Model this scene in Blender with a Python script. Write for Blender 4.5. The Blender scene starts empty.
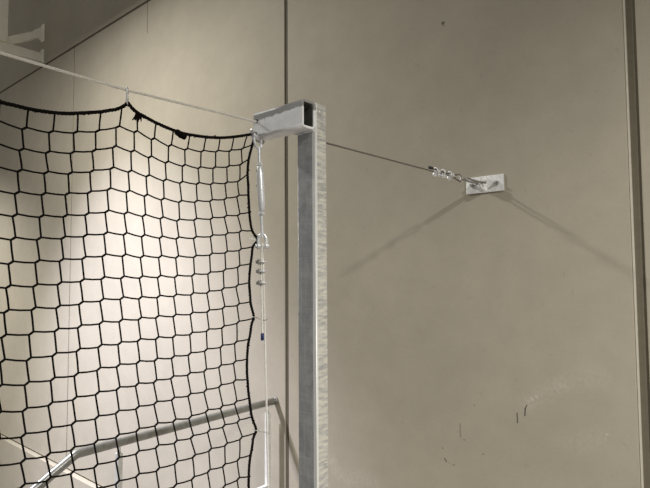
import bpy, bmesh, math, random
from mathutils import Vector, Matrix
random.seed(4)
C = bpy.context.scene.collection
V = Vector

# ------------------------------------------------------------------ materials
def new_mat(name):
    m = bpy.data.materials.new(name); m.use_nodes = True
    nt = m.node_tree
    return m, nt, nt.nodes['Principled BSDF']

def N(nt, kind, **kw):
    n = nt.nodes.new(kind)
    for k, v in kw.items():
        if k in n.inputs.keys(): n.inputs[k].default_value = v
        else: setattr(n, k, v)
    return n

def ramp(nt, src, stops):
    r = N(nt, 'ShaderNodeValToRGB')
    e = r.color_ramp.elements
    while len(e) < len(stops): e.new(0.5)
    for k, (p, c) in enumerate(stops):
        e[k].position = p
        e[k].color = (c, c, c, 1) if isinstance(c, (int, float)) else (*c, 1)
    nt.links.new(src, r.inputs[0])
    return r.outputs[0]

def noise(nt, vec, scale, detail=4, rough=.6, stretch=None):
    if stretch:
        mp = N(nt, 'ShaderNodeMapping'); mp.inputs['Scale'].default_value = stretch
        nt.links.new(vec, mp.inputs['Vector']); vec = mp.outputs[0]
    n = N(nt, 'ShaderNodeTexNoise')
    n.inputs['Scale'].default_value = scale; n.inputs['Detail'].default_value = detail
    n.inputs['Roughness'].default_value = rough
    nt.links.new(vec, n.inputs['Vector'])
    return n.outputs['Fac']

def mixc(nt, fac, a, b, mode='MIX'):
    m = N(nt, 'ShaderNodeMix', data_type='RGBA', blend_type=mode)
    for sock, v in ((m.inputs[0], fac), (m.inputs[6], a), (m.inputs[7], b)):
        if isinstance(v, (int, float)): sock.default_value = v
        elif isinstance(v, tuple): sock.default_value = (*v, 1)
        else: nt.links.new(v, sock)
    return m.outputs[2]

def math_n(nt, op, a, b=None, c=None, clamp=False):
    m = N(nt, 'ShaderNodeMath', operation=op); m.use_clamp = clamp
    for sock, v in zip(m.inputs, (a, b, c)):
        if v is None: continue
        if isinstance(v, (int, float)): sock.default_value = v
        else: nt.links.new(v, sock)
    return m.outputs[0]

def vmath(nt, op, a, b=None):
    m = N(nt, 'ShaderNodeVectorMath', operation=op)
    for sock, v in zip(m.inputs, (a, b)):
        if v is None: continue
        if isinstance(v, (tuple, Vector)): sock.default_value = v
        else: nt.links.new(v, sock)
    return m

def stroke_mask(nt, pos, a, b, r, soft):
    """1 near the segment a-b on the wall, fading to 0 between r and r+soft"""
    a = V(a); b = V(b); ab = b - a
    pa = vmath(nt, 'SUBTRACT', pos, a).outputs[0]
    t = math_n(nt, 'MULTIPLY', vmath(nt, 'DOT_PRODUCT', pa, ab).outputs['Value'], 1 / max(ab.dot(ab), 1e-9), clamp=True)
    sc = vmath(nt, 'SCALE', ab); nt.links.new(t, sc.inputs['Scale'])
    d = vmath(nt, 'LENGTH', vmath(nt, 'SUBTRACT', pa, sc.outputs[0]).outputs[0]).outputs['Value']
    mr = N(nt, 'ShaderNodeMapRange', interpolation_type='SMOOTHSTEP')
    nt.links.new(d, mr.inputs['Value'])
    for k, v in (('From Min', r), ('From Max', r + soft), ('To Min', 1), ('To Max', 0)): mr.inputs[k].default_value = v
    return mr.outputs[0]

CONCRETE = (.40, .36, .285)
def concrete(name, base=CONCRETE, marks=False):
    m, nt, b = new_mat(name)
    tc = N(nt, 'ShaderNodeTexCoord'); pos = tc.outputs['Object']
    big = ramp(nt, noise(nt, pos, 1.3, 5, .55), [(.3, .93), (.7, 1.07)])
    mid = ramp(nt, noise(nt, pos, 9, 6, .65), [(.25, .95), (.75, 1.05)])
    fine = ramp(nt, noise(nt, pos, 160, 2, .5), [(.2, .96), (.8, 1.04)])
    col = mixc(nt, 1, base, big, 'MULTIPLY'); col = mixc(nt, 1, col, mid, 'MULTIPLY'); col = mixc(nt, 1, col, fine, 'MULTIPLY')
    pit = ramp(nt, noise(nt, pos, 38, 1, .4), [(.74, 0), (.78, 1)])
    col = mixc(nt, math_n(nt, 'MULTIPLY', pit, .12), col, (.16, .145, .12))
    if marks:
        wob = noise(nt, pos, 60, 3, .6)
        grit = ramp(nt, wob, [(.36, 0), (.6, 1)])
        # pale rubbed arcs
        for a, bb, r, s, k in (((-.835, 2.2, 1.155), (-.706, 2.2, 1.245), .004, .05, .17), ((-.706, 2.2, 1.245), (-.56, 2.2, 1.30), .004, .06, .10),
                               ((-.826, 2.2, 1.165), (-.800, 2.2, 1.186), .002, .012, .38), ((-.552, 2.2, 1.072), (-.546, 2.2, 1.082), .001, .009, .40),
                               ((-.67, 2.2, 1.02), (-.56, 2.2, 1.075), .01, .05, .10), ((-1.87, 2.2, .70), (-1.83, 2.2, .645), .012, .04, .25),
                               ((-1.76, 2.2, .64), (-1.60, 2.2, .66), .01, .06, .16)):
            f = math_n(nt, 'MULTIPLY', math_n(nt, 'MULTIPLY', stroke_mask(nt, pos, a, bb, r, s), grit), k)
            col = mixc(nt, f, col, (.66, .62, .54))
        # dark scuffs and specks
        for a, bb, r, s, k in (((-.879, 2.2, 1.108), (-.878, 2.2, 1.070), .0014, .002, .85), ((-.838, 2.2, 1.146), (-.845, 2.2, 1.132), .0012, .0022, .8),
                               ((-.845, 2.2, 1.132), (-.847, 2.2, 1.104), .0018, .002, .85), ((-1.134, 2.2, 1.02), (-1.133, 2.2, .965), .001, .004, .42),
                               ((-1.118, 2.2, .957), (-1.112, 2.2, .955), .001, .004, .4), ((-1.212, 2.2, .854), (-1.204, 2.2, .845), .0018, .003, .7),
                               ((-1.222, 2.2, .90), (-1.221, 2.2, .898), .0015, .003, .5), ((-1.172, 2.2, .836), (-1.166, 2.2, .838), .0012, .003, .45),
                               ((-1.19, 2.2, .842), (-1.189, 2.2, .842), .001, .003, .4), ((-1.031, 2.2, .913), (-1.029, 2.2, .913), .002, .003, .45), ((-1.145, 2.2, .985), (-1.144, 2.2, .984), .001, .003, .4),
                               ((-1.067, 2.2, 1.112), (-1.065, 2.2, 1.112), .002, .003, .35), ((-1.180, 2.2, 2.834), (-1.178, 2.2, 2.834), .0045, .006, .75),
                               ((-1.176, 2.2, 2.822), (-1.176, 2.2, 2.82), .002, .005, .4)):
            col = mixc(nt, math_n(nt, 'MULTIPLY', stroke_mask(nt, pos, a, bb, r, s), k), col, (.045, .042, .036))
    nt.links.new(col, b.inputs['Base Color'])
    b.inputs['Roughness'].default_value = .78
    b.inputs['Specular IOR Level'].default_value = .25
    bp = N(nt, 'ShaderNodeBump'); bp.inputs['Strength'].default_value = .12; bp.inputs['Distance'].default_value = .004
    nt.links.new(noise(nt, pos, 70, 5, .6), bp.inputs['Height']); nt.links.new(bp.outputs[0], b.inputs['Normal'])
    return m

def plain(name, col, rough=.6, metal=0., spec=.5, var=.06, scale=40):
    m, nt, b = new_mat(name)
    tc = N(nt, 'ShaderNodeTexCoord')
    v = ramp(nt, noise(nt, tc.outputs['Object'], scale, 4), [(.3, 1 - var), (.7, 1 + var)])
    nt.links.new(mixc(nt, 1, col, v, 'MULTIPLY'), b.inputs['Base Color'])
    b.inputs['Roughness'].default_value = rough; b.inputs['Metallic'].default_value = metal
    b.inputs['Specular IOR Level'].default_value = spec
    return m

def zinc(name, lo, hi, metal, rough, streak=None, streak_col=(.8, .8, .76), streak_amt=.5, spangle=55, top_band=False, lit_streaks=False):
    m, nt, b = new_mat(name)
    tc = N(nt, 'ShaderNodeTexCoord'); pos = tc.outputs['Object']
    vo = N(nt, 'ShaderNodeTexVoronoi'); vo.inputs['Scale'].default_value = spangle
    nt.links.new(pos, vo.inputs['Vector'])
    sp = N(nt, 'ShaderNodeSeparateColor'); nt.links.new(vo.outputs['Color'], sp.inputs[0])
    blend = math_n(nt, 'ADD', math_n(nt, 'MULTIPLY', sp.outputs[0], .25), math_n(nt, 'MULTIPLY', noise(nt, pos, 22, 5, .65), .75))
    col = ramp(nt, blend, [(.25, lo), (.72, hi)])
    if streak:
        for sc, st, amt in streak:
            s = ramp(nt, noise(nt, pos, sc, 4, .6, st), [(.5, 0), (.72, 1)])
            col = mixc(nt, math_n(nt, 'MULTIPLY', s, amt), col, streak_col)
    if lit_streaks:   # pale zinc streaks, with lamp light on the right-hand side painted in
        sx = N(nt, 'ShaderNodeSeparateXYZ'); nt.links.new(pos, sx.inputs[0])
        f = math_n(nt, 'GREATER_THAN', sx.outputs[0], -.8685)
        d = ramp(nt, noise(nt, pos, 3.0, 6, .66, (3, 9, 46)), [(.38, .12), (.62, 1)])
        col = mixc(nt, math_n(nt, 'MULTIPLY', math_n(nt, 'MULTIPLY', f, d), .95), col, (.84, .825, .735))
        corner_glint = math_n(nt, 'MULTIPLY', math_n(nt, 'GREATER_THAN', sx.outputs[0], -.8765), math_n(nt, 'LESS_THAN', sx.outputs[1], .9705))
        col = mixc(nt, math_n(nt, 'MULTIPLY', corner_glint, .85), col, (.98, .98, .95))  # highlight on the rounded corner painted as a near-white strip
    if top_band:   # dark band with a wavy lower border along the arm's top edge
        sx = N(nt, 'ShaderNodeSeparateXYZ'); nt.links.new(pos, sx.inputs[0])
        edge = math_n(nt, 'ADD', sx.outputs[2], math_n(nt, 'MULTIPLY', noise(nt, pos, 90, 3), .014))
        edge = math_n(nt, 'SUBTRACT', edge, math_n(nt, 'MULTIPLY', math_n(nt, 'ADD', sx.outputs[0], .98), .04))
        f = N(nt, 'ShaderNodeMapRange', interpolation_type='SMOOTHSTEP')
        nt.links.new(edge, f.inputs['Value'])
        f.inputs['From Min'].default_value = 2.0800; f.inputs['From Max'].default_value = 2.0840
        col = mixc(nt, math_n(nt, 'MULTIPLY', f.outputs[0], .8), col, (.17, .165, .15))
    nt.links.new(col, b.inputs['Base Color'])
    b.inputs['Metallic'].default_value = metal
    rr = N(nt, 'ShaderNodeMapRange'); nt.links.new(noise(nt, pos, 45, 4), rr.inputs['Value'])
    rr.inputs['To Min'].default_value = rough - .1; rr.inputs['To Max'].default_value = rough + .12
    nt.links.new(rr.outputs[0], b.inputs['Roughness'])
    bp = N(nt, 'ShaderNodeBump'); bp.inputs['Strength'].default_value = .15; bp.inputs['Distance'].default_value = .002
    nt.links.new(noise(nt, pos, 120, 4), bp.inputs['Height']); nt.links.new(bp.outputs[0], b.inputs['Normal'])
    return m

M = {}
M['concrete'] = concrete('pale grey precast concrete', marks=False)
M['concrete_marked'] = concrete('scuffed grey precast concrete', marks=True)
M['lit_edge'] = plain('painted lit edge', (.56, .52, .43), .7, spec=.2)
M['wide_sealant'] = plain('grey brown sealant', (.165, .145, .105), .75, spec=.2)
M['bore'] = plain('dark bore shade', (.11, .11, .095), .6, .2, var=.2, scale=60)  # dark colour stands in for the shade inside the hollow arm
M['slab'] = concrete('floor concrete', (.30, .28, .25))
M['sealant'] = plain('brown grey joint sealant', (.105, .09, .065), .75, spec=.2)
M['zinc_post'] = zinc('weathered galvanised steel', (.31, .32, .335), (.48, .49, .50), .35, .42,
                      streak=((3.2, (2.5, 14, 60), .25), (2.4, (70, 2, 3), .35)), streak_col=(.70, .71, .70), lit_streaks=True)
M['zinc_arm'] = zinc('bright galvanised steel', (.80, .80, .81), (.98, .98, .99), .04, .56, top_band=True)
M['zinc_plate'] = zinc('shiny galvanised plate', (.74, .74, .72), (1, 1, .98), .12, .35, spangle=70)
M['zinc_fit'] = zinc('bright zinc plated fitting', (.74, .75, .76), (.95, .95, .95), .35, .3, spangle=200)
M['dull_fit'] = zinc('dull zinc fitting', (.26, .25, .23), (.5, .49, .46), .7, .4, spangle=200)
M['wire'] = plain('galvanised wire rope', (.88, .85, .78), .45, .0, var=.15, scale=300)
M['dark_wire'] = plain('dark wire rope', (.22, .21, .19), .45, .4, var=.15, scale=300)  # darker tone for the cable between arm and wall
M['rail'] = zinc('galvanised handrail tube', (.27, .27, .25), (.38, .38, .35), .5, .34, spangle=60)
M['rail_post'] = zinc('pale galvanised bar', (.70, .70, .67), (.88, .88, .84), .15, .45, spangle=60)
M['frame_paint'] = plain('pale grey steel paint', (.92, .90, .77), .5, var=.05, scale=12)
M['black'] = plain('black polyester cord', (.006, .005, .004), .85, spec=.15, var=.3, scale=400)
M['blue_tape'] = plain('dark blue tape', (.018, .03, .13), .5)
M['black_tape'] = plain('black tape', (.02, .02, .02), .5)
M['white_plastic'] = plain('white nylon', (.86, .85, .80), .4)
M['clear_plastic'] = plain('pale grey tie wire', (.62, .60, .55), .4, .3)

# ------------------------------------------------------------------ mesh helpers
def frame_of(d):
    d = d.normalized()
    a = V((0, 0, 1)) if abs(d.z) < .9 else V((1, 0, 0))
    x = d.cross(a).normalized()
    return x, d.cross(x).normalized()

def tube(bm, pts, r, sides=8, caps=True, closed=False):
    pts = [V(p) for p in pts]; n = len(pts)
    rs = r if isinstance(r, (list, tuple)) else [r] * n
    rings = []; x = None
    for i, p in enumerate(pts):
        if closed: d = pts[(i + 1) % n] - pts[i - 1]
        else: d = pts[min(i + 1, n - 1)] - pts[max(i - 1, 0)]
        d.normalize()
        if x is None: x, _ = frame_of(d)
        x = x - d * x.dot(d)
        if x.length < 1e-6: x, _ = frame_of(d)
        x.normalize(); y = d.cross(x)
        rings.append([bm.verts.new(p + (x * math.cos(2 * math.pi * k / sides) + y * math.sin(2 * math.pi * k / sides)) * rs[i]) for k in range(sides)])
    m = n if closed else n - 1
    for i in range(m):
        a, b = rings[i], rings[(i + 1) % n]
        off = 0
        if closed and i == n - 1:
            off = min(range(sides), key=lambda o: (a[0].co - b[o].co).length)
        for k in range(sides):
            f = bm.faces.new((a[k], a[(k + 1) % sides], b[(k + 1 + off) % sides], b[(k + off) % sides])); f.smooth = sides > 5
    if caps and not closed:
        bm.faces.new(list(reversed(rings[0]))); bm.faces.new(rings[-1])

def lathe(bm, p0, axis, prof, sides=20):
    """prof: (distance along axis, radius)"""
    p0 = V(p0); d = V(axis).normalized(); x, y = frame_of(d)
    rings = [[bm.verts.new(p0 + d * t + (x * math.cos(2 * math.pi * k / sides) + y * math.sin(2 * math.pi * k / sides)) * r) for k in range(sides)] for t, r in prof]
    for a, b in zip(rings, rings[1:]):
        for k in range(sides):
            f = bm.faces.new((a[k], a[(k + 1) % sides], b[(k + 1) % sides], b[k])); f.smooth = sides > 6
    bm.faces.new(list(reversed(rings[0]))); bm.faces.new(rings[-1])

def box(bm, lo, hi, bev=0., mat=None):
    lo, hi = V(lo), V(hi); c = (lo + hi) / 2; s = hi - lo
    t = bmesh.new()
    bmesh.ops.create_cube(t, size=1, matrix=Matrix.Translation(c) @ Matrix.Diagonal((*s, 1)) if mat is None else mat @ Matrix.Diagonal((*s, 1)))
    if bev: bmesh.ops.bevel(t, geom=list(t.edges), offset=bev, segments=2, profile=.6, affect='EDGES')
    merge(bm, t)

def obox(bm, c, ax, ay, az, size, bev=0.):
    m = Matrix((ax, ay, az)).transposed().to_4x4(); m.translation = V(c)
    s = V(size)
    t = bmesh.new(); bmesh.ops.create_cube(t, size=1, matrix=m @ Matrix.Diagonal((*s, 1)))
    if bev: bmesh.ops.bevel(t, geom=list(t.edges), offset=bev, segments=2, profile=.6, affect='EDGES')
    merge(bm, t)

def merge(bm, t):
    me = bpy.data.meshes.new('tmp'); t.to_mesh(me); t.free(); bm.from_mesh(me); bpy.data.meshes.remove(me)

def rrect(w, h, r, seg=4):
    out = []
    for cx, cy, a0 in ((w/2-r, h/2-r, 0), (-w/2+r, h/2-r, 90), (-w/2+r, -h/2+r, 180), (w/2-r, -h/2+r, 270)):
        for k in range(seg + 1):
            a = math.radians(a0 + 90 * k / seg)
            out.append((cx + r * math.cos(a), cy + r * math.sin(a)))
    return out

def hollow(bm, c0, c1, ax, ay, w, h, wall, r, close0=False, close1=False):
    """rectangular hollow section from c0 to c1; ax, ay span its cross-section"""
    c0, c1, ax, ay = V(c0), V(c1), V(ax), V(ay)
    outer = rrect(w, h, r); inner = rrect(w - 2*wall, h - 2*wall, max(r - wall, .0015))
    R = [[bm.verts.new(c + ax * u + ay * v) for u, v in loop] for c in (c0, c1) for loop in (outer, inner)]
    n = len(outer)
    def quad(a, b, smooth=True):
        for k in range(n):
            f = bm.faces.new((a[k], a[(k+1) % n], b[(k+1) % n], b[k])); f.smooth = (k % 5 != 4) and smooth
    quad(R[0], R[2]); quad(R[3], R[1])
    if close0: bm.faces.new(list(reversed(R[0])))
    else: quad(R[1], R[0])
    if close1: bm.faces.new(R[2])
    else: quad(R[2], R[3])

def hexnut(bm, c, d, af, h, hole=0):
    c, d = V(c), V(d).normalized()
    lathe(bm, c - d * h / 2, d, [(0, af * .54), (h * .12, af * .577), (h * .88, af * .577), (h, af * .54)], 6)

def extrude_poly(bm, pts, n, th):
    """flat outline pts (3D, planar) thickened by th along n, centred"""
    n = V(n).normalized()
    a = [bm.verts.new(V(p) - n * th / 2) for p in pts]; b = [bm.verts.new(V(p) + n * th / 2) for p in pts]
    bm.faces.new(list(reversed(a))); bm.faces.new(b)
    k = len(pts)
    for i in range(k): bm.faces.new((a[i], a[(i+1) % k], b[(i+1) % k], b[i]))

def obj(name, bm, mat, parent=None, label=None):
    bmesh.ops.recalc_face_normals(bm, faces=bm.faces)
    me = bpy.data.meshes.new(name); bm.to_mesh(me); bm.free()
    me.materials.append(M[mat])
    o = bpy.data.objects.new(name, me); C.objects.link(o)
    if parent is not None:
        o.parent = parent
        o.matrix_parent_inverse = Matrix.Translation(-parent.location)
    if label: o['label'] = label
    return o

def thing(name, label, cat, loc, group=None):
    o = bpy.data.objects.new(name, None); C.objects.link(o)
    o.empty_display_size = .05; o.location = loc
    o['label'] = label; o['category'] = cat
    if group: o['group'] = group
    return o

def struct(name, bm, mat):
    o = obj(name, bm, mat); o['kind'] = 'structure'; return o

def resample(pts, step):
    pts = [V(p) for p in pts]; out = [pts[0]]
    for a, b in zip(pts, pts[1:]):
        n = max(1, round((b - a).length / step))
        out += [a.lerp(b, (k + 1) / n) for k in range(n)]
    return out

def smooth_path(pts, sub=6):
    """Catmull-Rom through pts"""
    P = [V(p) for p in pts]; P = [P[0] * 2 - P[1]] + P + [P[-1] * 2 - P[-2]]
    out = []
    for i in range(1, len(P) - 2):
        p0, p1, p2, p3 = P[i-1:i+3]
        for k in range(sub):
            t = k / sub
            out.append(.5 * ((2*p1) + (p2-p0)*t + (2*p0-5*p1+4*p2-p3)*t*t + (3*p1-p0-3*p2+p3)*t**3))
    out.append(P[-2]); return out

def laid(bm, pts, r, strands, lay, per=10, sides=5):
    """wire rope: strands laid helically round the path"""
    pts = resample(pts, lay / per)
    rs = r * .42 if strands > 4 else r * .54
    n = len(pts); x = None; fr = []; s = 0
    for i, p in enumerate(pts):
        d = (pts[min(i+1, n-1)] - pts[max(i-1, 0)]).normalized()
        if x is None: x, _ = frame_of(d)
        x = (x - d * x.dot(d)).normalized(); fr.append((p, x.copy(), d.cross(x), s))
        if i < n - 1: s += (pts[i+1] - p).length
    for k in range(strands):
        ph = 2 * math.pi * k / strands
        tube(bm, [p + (a * math.cos(ph + 2*math.pi*s/lay) + b * math.sin(ph + 2*math.pi*s/lay)) * (r - rs) for p, a, b, s in fr], rs, sides)

def wire_clip(parent, c, d, up, size=1., mat='zinc_fit', ubolt_mat='zinc_fit', gap=.007):
    """wire rope grip round two wires: d along the wire, up from live to dead side"""
    c, d, up = V(c), V(d).normalized(), V(up)
    up = (up - d * up.dot(d)).normalized(); side = d.cross(up)
    s = size
    root_bm = bmesh.new()
    # saddle: ribbed block with two ears
    obox(root_bm, c - up * (.0065 * s + gap * .3), side, up, d, (.026 * s, .0065 * s, .014 * s), .0012 * s)
    obox(root_bm, c - up * (.0025 * s + gap * .3), side, up, d, (.009 * s, .005 * s, .017 * s), .0012 * s)
    clip = obj('wire_clip', root_bm, mat, parent)
    b = bmesh.new()
    arc = [c - up * (.016 * s) + side * .0085 * s] + [c + up * (gap * .35) + (side * math.cos(a) + up * math.sin(a)) * .0085 * s for a in [math.pi * k / 8 for k in range(9)]] + [c - up * (.016 * s) - side * .0085 * s]
    tube(b, arc, .0024 * s, 8)
    u = obj('u_bolt', b, ubolt_mat, clip)
    for q in (-1, 1):
        nb = bmesh.new(); hexnut(nb, c - up * (.0122 * s + gap * .3) + side * q * .0085 * s, up, .0085 * s, .0045 * s)
        obj('nut', nb, mat, clip)
    return clip
# ------------------------------------------------------------------ the setting (X along the wall, Y into the wall, Z up; landing floor at z = 0)
WY = 2.2
def panel(x0, x1, z0, z1, y=WY, mat='concrete', bev=.004, name='wall_back'):
    bm = bmesh.new(); box(bm, (x0, y, z0), (x1, y + .18, z1), bev); return struct(name, bm, mat)
ZT, ZB = 3.819, -.035
panel(-10.5, -5.005, ZB, ZT - .010); panel(-4.991, -2.217, ZB, ZT - .010)
panel(-2.191, -.440, ZB, ZT - .010, mat='concrete_marked', bev=.005)
panel(-.402, 3.4, ZB, ZT - .010)
panel(-10.5, -.430, ZT + .010, 6.2); panel(-.402, 3.4, ZT + .010, 6.2)
panel(-10.5, -6.566, -2.6, ZB - .014, WY - .04); panel(-6.550, -2.3, -2.6, ZB - .014, WY - .04)
def strip(name, lo, hi, mat='sealant'):
    bm = bmesh.new(); box(bm, lo, hi); return struct(name, bm, mat)
strip('trim_1', (-2.2165, WY + .007, ZB), (-2.1915, WY + .03, ZT))
strip('trim_2', (-.4335, WY + .009, ZB), (-.4025, WY + .04, ZT), 'wide_sealant')
strip('trim_8_painted_light', (-.4398, WY - .001, ZB), (-.4338, WY + .04, ZT), 'lit_edge')  # pale strip painting the light caught by the joint's chamfer
strip('trim_3', (-5.0048, WY + .005, ZB), (-4.9912, WY + .03, ZT))
strip('trim_4', (-10.5, WY + .008, ZT - .0095), (3.4, WY + .03, ZT + .0095))
strip('trim_5', (-10.5, WY + .006, ZB - .0135), (-2.3, WY + .03, ZB - .0005))
strip('trim_6', (-6.5655, WY - .034, -2.6), (-6.5505, WY - .01, ZB - .02))
strip('trim_7', (-3.730, WY - .0008, 3.56), (-3.724, WY + .004, ZT - .011), 'wide_sealant')
bm = bmesh.new(); box(bm, (-10.5, WY + .185, -2.6), (3.4, WY + .3, 6.2)); struct('wall_back', bm, 'concrete')
bm = bmesh.new(); box(bm, (-2.40, -4.5, -.22), (3.4, WY - .002, 0)); struct('floor', bm, 'slab')
bm = bmesh.new(); box(bm, (-10.5, -4.5, -2.8), (-2.42, WY - .08, -2.6)); struct('floor', bm, 'slab')

# ------------------------------------------------------------------ support post with its arm
P = thing('support_post', 'galvanised steel post with short hollow arm at its top, standing before the wall joint', 'post', (-.896, .985, 0))
bm = bmesh.new(); hollow(bm, (-.896, .9845, .012), (-.896, .9845, 2.0975), (1, 0, 0), (0, 1, 0), .060, .041, .004, .0016, True, True)
obj('column', bm, 'zinc_post', P, 'dull streaked grey upright')
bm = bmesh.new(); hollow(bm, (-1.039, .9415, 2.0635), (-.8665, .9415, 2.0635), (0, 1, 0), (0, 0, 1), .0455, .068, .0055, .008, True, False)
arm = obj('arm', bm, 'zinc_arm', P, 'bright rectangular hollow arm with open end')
bm = bmesh.new(); hollow(bm, (-1.030, .9415, 2.0635), (-.8690, .9415, 2.0635), (0, 1, 0), (0, 0, 1), .0342, .0567, .0012, .004, True, False); obj('bore', bm, 'bore', arm, 'inside of the hollow arm, coloured dark as shade')
bm = bmesh.new(); box(bm, (-.976, .905, 0), (-.816, 1.065, .012), .002); obj('base_plate', bm, 'zinc_post', P)
for sx in (-.06, .06):
    for sy in (-.06, .06):
        bm = bmesh.new(); hexnut(bm, (-.896 + sx, .985 + sy, .018), (0, 0, 1), .017, .011); obj('bolt', bm, 'zinc_fit', P)
bm = bmesh.new()
wp = [V((-.8675, .9645 + .002 * math.sin(k * 2.1), 2.034 + k * .0068)) for k in range(10)]
tube(bm, wp, [.0018 + .0007 * ((k * 7) % 3) for k in range(10)], 7)
tube(bm, [V((-.925 + k * .0062, .9632, 2.0292 + .0006 * math.sin(k * 1.9))) for k in range(10)], [.0022 + .0006 * ((k * 5) % 3) for k in range(10)], 7)
obj('weld_seam', bm, 'zinc_arm', P)
bm = bmesh.new(); lathe(bm, (-.8675, .984, 2.077), (1, 0, 0), [(0, .007), (.002, .0065), (.0035, .004)], 12); obj('weld_plug', bm, 'zinc_post', P)
bm = bmesh.new(); lathe(bm, (-1.028, .9192, 2.073), (0, -1, 0), [(0, .0055), (.0012, .0052)], 14); obj('cable_bush', bm, 'black_tape', P, 'dark ring where the cable passes through')

# ------------------------------------------------------------------ support cable
K = thing('support_cable', 'long taut steel wire rope running level from upper left to the wall plate', 'cable', (-1.028, .92, 2.07))
path = [(-1.030, -1.6, 2.085), (-1.029, -.2, 2.077), (-1.028, .324, 2.068), (-1.028, .56, 2.0625), (-1.028, .92, 2.0715), (-1.028, 1.193, 2.066), (-1.026, 1.60, 2.067), (-1.0235, 1.789, 2.0675), (-1.017, 1.95, 2.0655)]
bm = bmesh.new(); laid(bm, path[:5] + [(-1.028, .942, 2.071)], .0029, 6, .05, 9)
obj('wire_rope', bm, 'wire', K)
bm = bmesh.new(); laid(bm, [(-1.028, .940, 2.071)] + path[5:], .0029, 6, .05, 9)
obj('wire_rope', bm, 'dark_wire', K, 'darker length behind the post')
def loop_pts(c, d, up, half, width):
    """teardrop eye: from the throat c along d and back"""
    c, d, up = V(c), V(d).normalized(), V(up).normalized()
    out = []
    for k in range(17):
        a = math.pi * (k / 16 - .5)
        out.append(c + d * (half + math.cos(a) * width) + up * math.sin(a) * width)
    return out
dirc = V((.025, .16, -.003)).normalized(); throat = V((-1.017, 1.95, 2.0655))
upv = V((0, .0, 1)); upv = (upv - dirc * upv.dot(dirc)).normalized()
eye = loop_pts(throat, dirc, upv, .045, .013)
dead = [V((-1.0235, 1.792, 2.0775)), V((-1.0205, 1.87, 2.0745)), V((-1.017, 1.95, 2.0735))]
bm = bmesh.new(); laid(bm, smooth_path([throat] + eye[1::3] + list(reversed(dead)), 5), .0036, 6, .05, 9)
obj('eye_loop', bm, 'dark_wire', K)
bm = bmesh.new(); tube(bm, [e - (e - (throat + dirc * .045)).normalized() * .0045 for e in eye], .0022, 8)
obj('thimble', bm, 'zinc_fit', K)
bm = bmesh.new(); lathe(bm, dead[0] + V((0, -.012, .0012)), (.003, .078, -.003), [(0, .004), (.001, .0055), (.022, .0055), (.023, .004)], 12)
obj('end_tape', bm, 'black_tape', K, 'black tape on the cut end')
for k, y in enumerate((1.826, 1.878, 1.930)):
    f = (y - 1.789) / .161
    wire_clip(K, V((-1.0235 + .0065 * f, y, 2.0715 - .001 * f)), dirc, (upv + V((-.6, 0, 0)) * (1 if k != 1 else -.5)), 1.15)

# ------------------------------------------------------------------ wall plate that takes the cable
W = thing('anchor_plate', 'small shiny rectangular steel plate bolted to the bare wall at the end of the cable', 'anchor plate', (-.993, 2.2, 2.061))
bm = bmesh.new(); box(bm, (-1.078, 2.192, 2.0255), (-.908, 2.1999, 2.0965), .0015); obj('back_plate', bm, 'zinc_plate', W)
bm = bmesh.new()
lug = [V((-.989, 2.1925, 2.030)), V((-.989, 2.1925, 2.093))] + [V((-.989, 2.152 - .018 * math.cos(a), 2.0615 + .024 * math.sin(a))) for a in [math.pi * (.5 - k / 10) for k in range(11)]]
extrude_poly(bm, lug, (1, 0, 0), .007); obj('lug', bm, 'zinc_plate', W)
for x, z in ((-.9367, 2.060), (-1.045, 2.061)):
    bm = bmesh.new(); lathe(bm, (x, 2.1925, z), (0, -1, 0), [(0, .0135), (.0025, .0135)], 20)
    w = obj('washer', bm, 'zinc_fit', W)
    bm = bmesh.new(); hexnut(bm, (x, 2.1855, z), (0, 1, 0), .016, .009); lathe(bm, (x, 2.183, z), (0, -1, 0), [(0, .0048), (.016, .0048), (.0175, .004)], 12)
    obj('anchor_bolt', bm, 'dull_fit', W)
# shackle joining plate and cable
S = thing('shackle', 'small dark bow shackle linking the cable eye to the wall plate', 'shackle', (-1.0, 2.1, 2.062))
bow_c = V((-.996, 2.09, 2.0625)); ax = V((.14, .99, 0)).normalized(); sd = V((.99, -.14, 0))
bm = bmesh.new()
pts = [V((-.989, 2.150, 2.062)) + V((.0115, 0, 0)), V((-.986, 2.10, 2.062)) ] + [V((-1.0005, 2.033, 2.064)) + V((math.cos(a) * .0125, -math.sin(a) * .0125, 0)) for a in [math.pi * k / 8 for k in range(9)]] + [V((-1.012, 2.10, 2.062)), V((-.989, 2.150, 2.062)) - V((.0115, 0, 0))]
tube(bm, smooth_path(pts, 3), .0042, 10); obj('bow', bm, 'dull_fit', S)
bm = bmesh.new(); lathe(bm, (-1.010, 2.150, 2.062), (1, 0, 0), [(0, .0075), (.005, .0075), (.0051, .0046), (.038, .0046), (.0381, .0075), (.043, .0075)], 14); obj('shackle_pin', bm, 'dull_fit', S)

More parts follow.
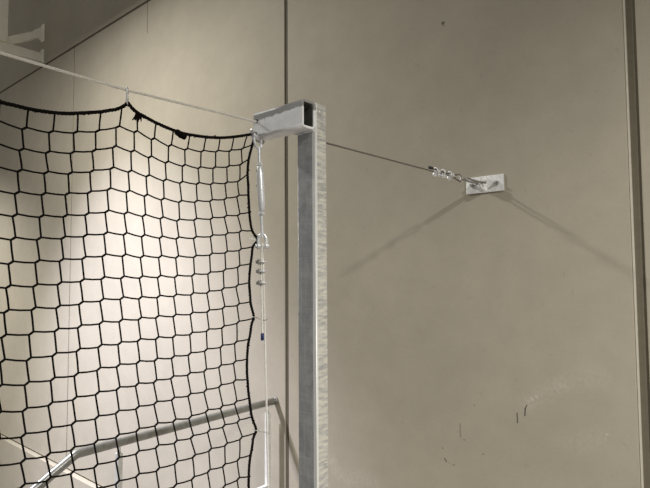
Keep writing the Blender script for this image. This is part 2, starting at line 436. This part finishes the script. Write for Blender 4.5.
# ------------------------------------------------------------------ turnbuckle hanging at the arm
T = thing('turnbuckle', 'silver turnbuckle with a jaw at each end hanging from the arm of the post', 'turnbuckle', (-1.0165, .922, 1.752))
A_top = V((-1.0315, .922, 2.036)); A_bot = V((-1.0085, .922, 1.7514))
axis = (A_bot - A_top).normalized()
def on_axis(z):
    t = (z - 2.003) / (1.7514 - 2.003); return V((-1.022, .922, 2.003)).lerp(A_bot, t)
def jaw(pin_c, apex, sep, half, r, extra=(0, 0)):
    """fork of round bar: two tines from the pin joining at the apex"""
    sep = V(sep).normalized(); d = (apex - pin_c); L = d.length; d.normalize()
    bm = bmesh.new()
    pts = [pin_c + sep * half - d * (r * 1.6 + extra[0]), pin_c + sep * half, pin_c + sep * half + d * (L * .45)]
    for k in range(1, 8):
        a = math.pi * k / 8
        pts.append(pin_c + d * (L * .45 + math.sin(a) * (L * .5)) + sep * math.cos(a) * half)
    pts += [pin_c - sep * half + d * (L * .45), pin_c - sep * half, pin_c - sep * half - d * (r * 1.6 + extra[1])]
    tube(bm, smooth_path(pts, 3), r, 10)
    for s in (1, -1):   # flattened round ends that take the pin
        e = extra[0] if s > 0 else extra[1]
        lathe(bm, pin_c + sep * s * half - sep * .0035 - d * e * .5, sep, [(0, r * 1.7), (.0008, r * 1.95), (.0062, r * 1.95), (.007, r * 1.7)], 16)
    return bm
up_apex = on_axis(2.000); pinc = V((-1.0235, .9175, 2.0215))
bm = jaw(pinc, up_apex, (0.0, -1, .0), .0105, .0037, (.023, 0)); obj('upper_jaw', bm, 'zinc_fit', T)
bm = bmesh.new(); lathe(bm, pinc + V((0, -.0195, .018)), (0, 1, 0), [(0, .0055), (.004, .0055), (.0041, .0035), (.017, .0035)], 14); lathe(bm, pinc + V((0, -.006, 0)), (0, 1, 0), [(0, .0035), (.022, .0035), (.0221, .0055), (.026, .0055)], 14)
obj('upper_pin', bm, 'dull_fit', T)
def rod(z0, z1, r=.0045):
    bm = bmesh.new(); a, b = on_axis(z0), on_axis(z1); n = int((a - b).length / .0016); d = (b - a).normalized()
    lathe(bm, a, d, [(k * (b - a).length / n, r * (1 if k % 2 else .86)) for k in range(n + 1)], 12); return bm
obj('threaded_rod', rod(2.006, 1.945), 'zinc_fit', T); obj('threaded_rod', rod(1.85, 1.772), 'zinc_fit', T)
bm = bmesh.new(); hexnut(bm, on_axis(1.960), axis, .0145, .008); obj('lock_nut', bm, 'zinc_fit', T)
bm = bmesh.new(); hexnut(bm, on_axis(1.8345), axis, .0155, .009); obj('lock_nut', bm, 'zinc_fit', T)
bm = bmesh.new(); L = (on_axis(1.955) - on_axis(1.839)).length
lathe(bm, on_axis(1.955), axis, [(0, .0066), (.001, .0075), (.012, .0076), (.018, .0092), (.026, .0095), (L - .028, .0095), (L - .018, .009), (L - .010, .0076), (L - .001, .0074), (L, .0066)], 20)
body = obj('body', bm, 'zinc_fit', T, 'smooth bright tube body')
for z in (1.943, 1.905):
    bm = bmesh.new(); lathe(bm, on_axis(z) + V((-.0056, -.0072, 0)) * (.82 if z > 1.92 else 1), (-.6, -.8, 0), [(0, .0024), (.001, .0024)], 12); obj('peep_hole', bm, 'black_tape', body, 'dark sight hole')
sepl = V((.7549, .6558, 0))
bm = jaw(A_bot, on_axis(1.783), sepl, .0098, .0044); obj('lower_jaw', bm, 'zinc_fit', T, 'bright U-shaped lower jaw')
bm = bmesh.new(); lathe(bm, A_bot - sepl * .0185, sepl, [(0, .0045), (.001, .0058), (.0055, .0058), (.0056, .0034), (.030, .0034), (.0301, .0052), (.034, .0052), (.0345, .0026), (.037, .0026)], 16)
obj('lower_pin', bm, 'zinc_fit', T)

# ------------------------------------------------------------------ vertical cable under the turnbuckle
D = thing('vertical_cable', 'thin steel wire rope hanging straight down from the turnbuckle beside the net edge', 'cable', (-.982, .922, .05))
def wire_at(z): return V((-1.0105 + (1.72 - z) * .0325, .922, z))
side = sepl
def at(z, off): return wire_at(z) + side * off
lv = V((-.6558, .7549, 0))
loop = [at(1.700, .0028), at(1.722, .0012) + lv * .0036, at(1.738, 0) + lv * .0062] + [V((-1.0085, .922, 1.750)) + lv * math.cos(a) * .0066 + V((0, 0, math.sin(a) * .0066)) for a in [math.pi * k / 6 for k in range(7)]] + [at(1.738, 0) - lv * .0062, at(1.722, -.0012) - lv * .0036, at(1.700, -.0030)]
live = [at(z, .0029) for z in (.02, .4, .8, 1.2, 1.5, 1.65)]
bm = bmesh.new(); laid(bm, live + smooth_path(loop, 3) + [at(1.6, -.0032), at(1.519, -.0035)], .0026, 6, .034, 8); obj('wire_rope', bm, 'wire', D)
bm = bmesh.new(); tube(bm, [V((-1.0085, .922, 1.750)) + lv * math.cos(a) * .0048 + V((0, 0, math.sin(a) * .0048)) for a in [math.pi * k / 10 for k in range(11)]] + [at(1.735, 0) - lv * .0040, at(1.722, 0) - lv * .001], .0024, 8)
obj('thimble', bm, 'zinc_fit', D)
for z in (1.7115, 1.688, 1.659):
    wire_clip(D, at(z, -.0002), (0.0325, 0, -1), side, .9, 'dull_fit', 'zinc_fit', .006)
bm = bmesh.new(); lathe(bm, at(1.534, -.0035), (.0, 0, -1), [(0, .0030), (.0008, .0040), (.0172, .0040), (.018, .0030)], 14); obj('end_tape', bm, 'blue_tape', D, 'dark blue tape on the cut end')

# ------------------------------------------------------------------ ties between net edge and vertical cable
def ring(bm, c, n, r, t, sides=6, k=16, squash=1.):
    x, y = frame_of(V(n)); tube(bm, [V(c) + x * math.cos(2*math.pi*i/k) * r + y * math.sin(2*math.pi*i/k) * r * squash for i in range(k)], t, sides, closed=True)
for z, zr, yr, lab in ((1.567, 1.5735, .9115, 'pale twisted wire tie holding the net edge just above the blue tape'), (1.293, 1.2935, .918, 'pale twisted wire tie holding the net edge at rail height')):
    t = thing('wire_tie', lab, 'tie', at(z, .003), 'ties on the net edge')
    c = at(z, .003); e = V((-1.027, yr, zr))
    bm = bmesh.new(); laid(bm, [e, e.lerp(c, .5) + V((0, 0, -.001)), c], .0016, 2, .008, 8); obj('twisted_shank', bm, 'clear_plastic', t)
    bm = bmesh.new(); ring(bm, c, (.03, 0, -1), .0042, .0011); obj('cable_ring', bm, 'clear_plastic', t)
    bm = bmesh.new(); ring(bm, e, (0, .1, 1), .0058, .0011); obj('rope_ring', bm, 'clear_plastic', t)
    bm = bmesh.new(); tube(bm, [c + V((.003, .002, .0015)), c + V((.008, .008, .003))], .0011, 6); obj('tail', bm, 'clear_plastic', t)
t = thing('cable_tie', 'white nylon tie with a short tail at the lower jaw of the turnbuckle', 'tie', (-1.022, .918, 1.768), 'ties on the net edge')
bm = bmesh.new(); ring(bm, (-1.0225, .920, 1.766), (.5, .9, .3), .0085, .0013); obj('band', bm, 'white_plastic', t)
bm = bmesh.new(); obox(bm, V((-1.030, .9125, 1.7675)), V((1, 0, 0)), V((0, 1, 0)), V((0, 0, 1)), (.005, .006, .004), .0008); obj('head', bm, 'white_plastic', t)
bm = bmesh.new(); obox(bm, V((-1.030, .9035, 1.7695)), V((1, 0, 0)), V((0, 1, -.12)).normalized(), V((0, .12, 1)).normalized(), (.0012, .015, .0028)); obj('tail', bm, 'white_plastic', t)

# ------------------------------------------------------------------ snap hook on the cable
H = thing('snap_hook', 'slim steel snap hook carrying the peak of the net on the cable', 'snap hook', (-1.028, .563, 2.062))
hd = V((-.80, .60, 0)).normalized(); hc = V((-1.028, .563, 2.0495))
def hook(a0, a1, n=20):
    return [hc + hd * math.cos(math.radians(a0 + (a1 - a0) * k / n)) * .0075 + V((0, 0, 1)) * (math.sin(math.radians(a0 + (a1 - a0) * k / n)) * .0075 + (.0115 if math.sin(math.radians(a0 + (a1 - a0) * k / n)) > 0 else -.0095)) for k in range(n + 1)]
bm = bmesh.new(); tube(bm, hook(25, 335, 28), .0019, 8); obj('hook_body', bm, 'zinc_fit', H)
bm = bmesh.new(); tube(bm, [hc + hd * .0072 + V((0, 0, -.0115)), hc + hd * .0076 + V((0, 0, .001)), hc + hd * .0066 + V((0, 0, .0135))], .0016, 8); obj('gate', bm, 'zinc_fit', H)

# ------------------------------------------------------------------ the net
G = thing('safety_net', 'black square-mesh sports net hanging in scallops from the level cable', 'net', (-1.028, .5, 0))
NET={
'A':[[373,1979],[367,1943],[363,1904],[361,1866],[357,1826],[354,1786],[352,1745],[349,1703],[346,1662],[344,1620],[341,1578],[340,1536],[337,1494]],
'B':[[419,1983],[413,1946],[408,1907],[406,1869],[402,1829],[399,1788],[395,1747],[393,1706],[390,1663],[388,1622],[385,1579],[382,1534],[380,1492],[378,1447],[377,1403],[378,1359],[379,1316]],
'C':[[462,1991],[458,1954],[453,1914],[450,1874],[445,1834],[442,1792],[439,1751],[436,1709],[433,1666],[431,1623],[429,1581],[426,1537],[424,1493],[421,1449],[421,1404],[420,1359],[422,1315]],
'D':[[507,2002],[501,1965],[495,1925],[492,1884],[488,1842],[484,1799],[481,1757],[479,1714],[476,1671],[474,1628],[472,1584],[470,1540],[467,1495],[465,1451],[464,1406],[464,1359],[465,1316]],
'E':[[551,2022],[543,1982],[537,1940],[533,1896],[528,1853],[525,1808],[523,1764],[520,1720],[518,1675],[516,1632],[515,1588],[513,1543],[511,1499],[509,1453],[509,1407],[508,1361],[509,1315]],
'F':[[585,2019],[583,1980],[577,1938],[572,1895],[569,1853],[566,1808],[565,1765],[563,1721],[560,1676],[559,1634],[557,1589],[555,1544],[552,1500],[552,1455],[551,1409],[552,1362],[553,1317],[554,1271]],
'G':[[630,2007],[623,1972],[617,1932],[613,1891],[610,1849],[607,1806],[606,1763],[604,1719],[602,1676],[601,1633],[600,1590],[598,1546],[596,1501],[594,1456],[595,1409],[596,1364],[596,1319],[597,1273]],
'H':[[673,1999],[665,1965],[658,1927],[654,1887],[650,1845],[649,1804],[648,1762],[647,1720],[645,1677],[644,1634],[641,1591],[641,1546],[638,1501],[636,1456],[637,1411],[639,1366],[641,1320],[643,1272]],
'I':[[716,1998],[707,1964],[701,1926],[695,1887],[694,1844],[690,1802],[689,1762],[689,1720],[687,1677],[685,1635],[684,1591],[683,1546],[680,1501],[678,1458],[680,1412],[683,1365],[686,1319],[687,1275],[685,1227]],
'J':[[761,2000],[751,1967],[743,1927],[739,1890],[735,1848],[734,1807],[734,1765],[735,1722],[731,1680],[729,1637],[728,1593],[727,1548],[723,1503],[721,1459],[722,1413],[724,1364],[728,1320],[733,1277],[730,1230]],
'K':[[802,2006],[793,1974],[785,1933],[778,1894],[776,1854],[778,1812],[779,1771],[778,1728],[774,1684],[772,1640],[773,1596],[772,1552],[767,1507],[765,1461],[765,1415],[769,1369],[774,1323],[777,1280],[773,1234]],
'L':[[844,2016],[833,1982],[826,1942],[820,1901],[817,1862],[818,1820],[822,1778],[821,1734],[817,1691],[813,1646],[816,1602],[815,1556],[811,1511],[807,1465],[807,1419],[811,1370],[817,1325],[823,1281],[816,1235],[816,1187]],
'M':[[887,2029],[872,1994],[867,1954],[859,1911],[856,1873],[858,1827],[863,1786],[863,1741],[859,1700],[855,1653],[859,1607],[859,1564],[853,1516],[850,1469],[850,1424],[853,1373],[861,1327],[869,1285],[860,1237],[859,1192]],
'R':[[909,2038],[904,2009],[893,1972],[890,1933],[892,1880],[895,1836],[904,1790],[907,1750],[899,1707],[895,1660],[899,1612],[906,1570],[893,1520],[891,1472],[890,1422],[893,1376],[902,1329],[914,1287],[901,1237],[899,1186]],
}
TOP=[[327,1982],[349,1981],[372,1980],[396,1981],[419,1983],[443,1987],[466,1993],[505,2004],[523,2011],[537,2016],[551,2024],[558,2030],[564,2036],[570,2031],[583,2022],[599,2017],[620,2011],[642,2006],[665,2002],[691,1999],[716,1999],[761,2002],[802,2008],[844,2018],[887,2031],[910,2039]]
SIDE=[[910,2039],[908,2020],[904,2006],[893,1971],[889,1935],[891,1907],[892,1881],[895,1837],[898,1814],[905,1789],[922,1768],[907,1750],[903,1726],[899,1704],[896,1679],[895,1656],[898,1626],[900,1606],[910,1574],[903,1557],[898,1531],[891,1504],[888,1468],[888,1440],[890,1418],[892,1396],[896,1371],[904,1328],[918,1294],[910,1271],[904,1241],[899,1213],[898,1192],[901,1158]]
NX = -1.028
order = 'ABCDEFGHIJKLM'
def bill(y, z): return NX + .006 * math.sin(y * 9 + z * 3.1) * math.sin(z * 4.3 + .6) * min(1, max(0, (2.02 - z) * 5)) * min(1, max(0, (.93 - y) * 12))
core = {}
for j, ch in enumerate(order):
    for i, (y, z) in enumerate(NET[ch]): core[(j, i)] = (y / 1000, z / 1000)
edge = {i: (y / 1000, z / 1000) for i, (y, z) in enumerate(NET['R'])}
ROWS = 42
for j in range(13):
    i = len(NET[order[j]])
    while i < ROWS:
        y0, z0 = core[(j, i - 1)]
        nb = core.get((j - 1, i)) if j else None
        core[(j, i)] = (y0, z0 - .0452); i += 1
def fold(y):
    t = (y - .204) % .36
    return .204 + (t if t > .18 else .36 - t)
def row_z(i, y):
    f = fold(y); pts = sorted(core[(j, i)] for j in range(0, 7))
    for (a, za), (b, zb) in zip(pts, pts[1:]):
        if a <= f <= b: return za + (zb - za) * (f - a) / (b - a)
    return pts[0][1] if f < pts[0][0] else pts[-1][1]
LEFT = 26
for k in range(1, LEFT + 1):
    for i in range(ROWS):
        y = core[(0, i)][0] - .0462 * k; g = 0 if i == 0 else min(.9, .45 + .12 * i)
        core[(-k, i)] = (y, row_z(i, y) * (1 - g) + core[(0, i)][1] * g + random.uniform(-.0012, .0012))

side_pts = [(y / 1000, z / 1000) for y, z in SIDE if z >= 1294]
base_y = .918
for n in range(1, 6):
    side_pts += [(y / 1000 + .006, z / 1000 - .280 * n) for y, z in SIDE if 1294 <= z < 1574 and z / 1000 - .28 * n > .06]
def side_y(z):
    for (ya, za), (yb, zb) in zip(side_pts, side_pts[1:]):
        if zb <= z <= za: return ya + (yb - ya) * (za - z) / max(za - zb, 1e-6)
    return side_pts[-1][0]
for i in range(len(edge), ROWS):
    z = edge[i - 1][1] - .0456; edge[i] = (side_y(z), z)
def pt(q): return V((bill(*q), q[0], q[1]))
bm = bmesh.new(); R = .0018
dk = V((0, .0037, .0025))
for i in range(ROWS):
    for j in range(-LEFT, 13):
        k = pt(core[(j, i)])
        if i == 0: up_, lo_ = k, k
        else:
            up_, lo_ = k + dk, k - dk
            tube(bm, [lo_ - dk * .2, lo_, k, up_, up_ + dk * .2], [R * .9, R * 1.25, R * 1.35, R * 1.25, R * .9], 5)
        if i + 1 < ROWS:
            nx = pt(core[(j, i + 1)]) + dk
            tube(bm, [lo_, lo_.lerp(nx, .5) + V((.0004 * ((i * 7 + j) % 3 - 1), .0003 * ((i + j * 5) % 3 - 1), 0)), nx], R, 5, caps=False)
        if i > 0:
            if j < 12: nx = pt(core[(j + 1, i)]) - dk
            else: nx = V((NX, edge[i][0], edge[i][1]))
            a = up_
            tube(bm, [a, a.lerp(nx, .5) + V((0, 0, -.0008)), nx], R, 5, caps=False)
obj('netting', bm, 'black', G)
def rope(pts, name, r=.0040):
    bm = bmesh.new(); P3 = smooth_path([V((NX, y, z)) for y, z in pts], 4)
    laid(bm, P3, r, 3, .022, 8, 6)
    for q in resample(P3, .0052):   # fluffy lashing of the edge cord
        if random.random() < .55:
            a = q + V((random.uniform(-1, 1), random.uniform(-1, 1), random.uniform(-1, 1))) * r * .55
            b = a + V((random.uniform(-1, 1), random.uniform(-1, 1), random.uniform(-1, 1))) * r * .9
            tube(bm, [a, a.lerp(b, .5), b], [r * .45, r * .6, r * .35], 5)
    return obj(name, bm, 'black', G, 'thick twisted edge cord')
top_core = [(y / 1000, z / 1000) for y, z in TOP]
scal = [(y, z) for y, z in top_core if y <= .5645]
topl = list(top_core)
# continue the scallops to the left of the last measured point
half = [(y, z) for y, z in scal if y >= .384]                 # trough .. peak
first_left = sorted([(.768 - y, z) for y, z in half if .768 - y < .325])
ext = list(first_left)
for n in range(1, 4):
    ext += [(y - .36 * n, z) for y, z in sorted(first_left + [(yy, zz) for yy, zz in scal if yy < .564]) if y - .36 * n > -.86]
    # (each scallop repeats the measured one)
full = sorted(set(ext + topl)); clean = [full[0]]
for q in full[1:]:
    if q[0] - clean[-1][0] > .004: clean.append(q)
rope(clean, 'top_cord'); rope(side_pts, 'side_cord', .0036)
bm = bmesh.new()
for k in range(9):
    a = V((NX - .002, .588 + random.uniform(-.006, .006), 2.0185)); e_ = V((-.002, random.uniform(-.010, .008), random.uniform(-.017, -.006))); tube(bm, [a, a + e_ * .5 + V((0, .001, 0)), a + e_], [.0024, .0020, .0012], 5)
obj('frayed_end', bm, 'black', G, 'frayed loose ends of lashing')
bm = bmesh.new()
for k in range(7):
    ring(bm, (NX, .682 + k * .0036, 1.9985 - k * .0012), (0, 1, -.3), .0050 + .0006 * (k % 2), .0021, 6, 12)
tube(bm, [(NX, .682, 1.996), (NX - .002, .690, 1.989), (NX - .001, .701, 1.988)], .002, 6)
obj('lashing_knot', bm, 'black', G, 'lumpy knot in the top cord')

# ------------------------------------------------------------------ handrail behind the net
RX = -2.293
Rl = thing('handrail', 'grey steel tube handrail meeting the wall behind the net, sloping away at its far end', 'handrail', (RX, 1.6, 0))
zt = .948
pts = [V((RX, 2.199, .952)), V((RX, 1.9, .950)), V((RX, 1.4, .943)), V((RX, 1.10, .939))]
bend = [V((RX, 1.045 + .03 * math.cos(a), 0)) for a in (0,)]
pts += [V((RX, 1.062, .9385)), V((RX, 1.050, .937)), V((RX, 1.038, .9305)), V((RX, 1.026, .9235)), V((RX, .89, .842)), V((RX, .40, .551)), V((RX, -.2, .195))]
bm = bmesh.new(); tube(bm, pts, .0195, 20); obj('top_rail', bm, 'rail', Rl)
bm = bmesh.new(); lathe(bm, (RX, 2.1995, .952), (0, -1, 0), [(0, .0215), (.012, .0215), (.014, .020)], 24); obj('wall_socket', bm, 'rail', Rl)
for y in (2.136, 1.240):
    bm = bmesh.new(); box(bm, (RX - .014, y - .011, 0), (RX + .014, y + .011, .895), .0025); p = obj('rail_post', bm, 'rail_post', Rl, 'pale square upright')
    bm = bmesh.new(); tube(bm, [(RX, y, .893), (RX, y, .91), (RX, y - .002, .934)], [.0085, .007, .007], 10); obj('post_pin', bm, 'rail_post', p)
bm = bmesh.new(); box(bm, (RX - .010, 1.251, .478), (RX + .010, 2.125, .498), .002); obj('lower_rail', bm, 'rail_post', Rl)

# ------------------------------------------------------------------ steel wall bracket at the upper left
BX = -5.711
B = thing('wall_bracket', 'pale painted steel bracket high on the upper wall panel, with an upright and two arms', 'bracket', (BX, 2.2, 3.9))
bm = bmesh.new(); hollow(bm, (BX, .7, 3.896), (BX, 2.189, 3.896), (1, 0, 0), (0, 0, 1), .05, .102, .005, .008, True, True); obj('lower_arm', bm, 'frame_paint', B)
bm = bmesh.new(); hollow(bm, (BX, 1.80, 3.948), (BX, 1.80, 6.0), (1, 0, 0), (0, 1, 0), .09, .118, .005, .010, True, True); obj('upright', bm, 'frame_paint', B)
a = V((BX, 1.862, 3.965)); b = V((BX, 2.178, 4.150)); dd = (b - a).normalized()
bm = bmesh.new(); hollow(bm, a - dd * .02, b - dd * .03, (1, 0, 0), V((1, 0, 0)).cross(dd), .045, .078, .005, .008, True, True); obj('diagonal_brace', bm, 'frame_paint', B)
bm = bmesh.new(); extrude_poly(bm, [(BX, 2.192, 4.09), (BX, 2.192, 4.23), (BX, 2.10, 4.155), (BX, 2.09, 4.10)], (1, 0, 0), .05); obj('gusset', bm, 'frame_paint', B)
for z0, z1 in ((3.845, 3.985), (4.072, 4.250)):
    bm = bmesh.new(); box(bm, (BX - .03, 2.187, z0), (BX + .034, 2.1995, z1), .002); p = obj('end_plate', bm, 'frame_paint', B)
    for zz in (z0 + .02, z1 - .02):
        bm = bmesh.new(); hexnut(bm, (BX + .018, 2.183, zz), (0, 1, 0), .018, .01); obj('bolt', bm, 'frame_paint', p)

# ------------------------------------------------------------------ light: lamps along the wall plus one added fill at far left, soft bounce of the hall
def spot(name, loc, aim, power, angle, blend, size, col=(1, .93, .84)):
    l = bpy.data.lights.new(name, 'SPOT'); l.energy = power; l.spot_size = math.radians(angle); l.spot_blend = blend
    l.shadow_soft_size = size; l.color = col
    o = bpy.data.objects.new(name, l); C.objects.link(o); o.location = loc
    o.rotation_euler = (V(aim) - V(loc)).to_track_quat('-Z', 'Y').to_euler(); return o
def downlight(name, loc, power, size, col):
    l = bpy.data.lights.new(name, 'AREA'); l.shape = 'DISK'; l.size = size; l.energy = power; l.color = col
    o = bpy.data.objects.new(name, l); C.objects.link(o); o.location = loc; return o
AMB, EXPO = .215, 0.0
downlight('downlight', (-3.65, .52, 3.88), 104, .26, (1, .98, .93))
spot('flood_or_fill', (-4.2, -.55, 4.5), (-3.83, 2.2, -.25), 2250, 58, 1.0, .10, (.82, .83, 1))
spot('flood_or_fill', (-8.6, -.6, 4.2), (-6.6, 2.2, .1), 1100, 59, 1.0, .10, (1, .98, .93))  # unseen fill lamp added to brighten the left and lower-left wall
spot('flood_or_fill', (2.48, -.1, 3.88), (.2, 2.2, -.9), 890, 88, 1.0, .10, (1, .98, .93))

w = bpy.data.worlds.new('hall'); bpy.context.scene.world = w; w.use_nodes = True
bg = w.node_tree.nodes['Background']; bg.inputs[0].default_value = (1, .965, .90, 1); bg.inputs[1].default_value = AMB

# ------------------------------------------------------------------ camera
cd = bpy.data.cameras.new('camera'); co = bpy.data.objects.new('camera', cd); C.objects.link(co)
cd.sensor_width = 36; cd.lens = 540 / 650 * 36; cd.clip_start = .05
m = Matrix(((.7549, .0414, .6546), (.6558, -.0375, -.7540), (-.0066, .9984, -.0555))).to_4x4()
m.translation = (0, 0, 1.68); co.matrix_world = m
bpy.context.scene.camera = co
vs = bpy.context.scene.view_settings
vs.view_transform = 'Standard'; vs.look = 'None'; vs.gamma = 1; vs.use_curve_mapping = False; vs.exposure = EXPO
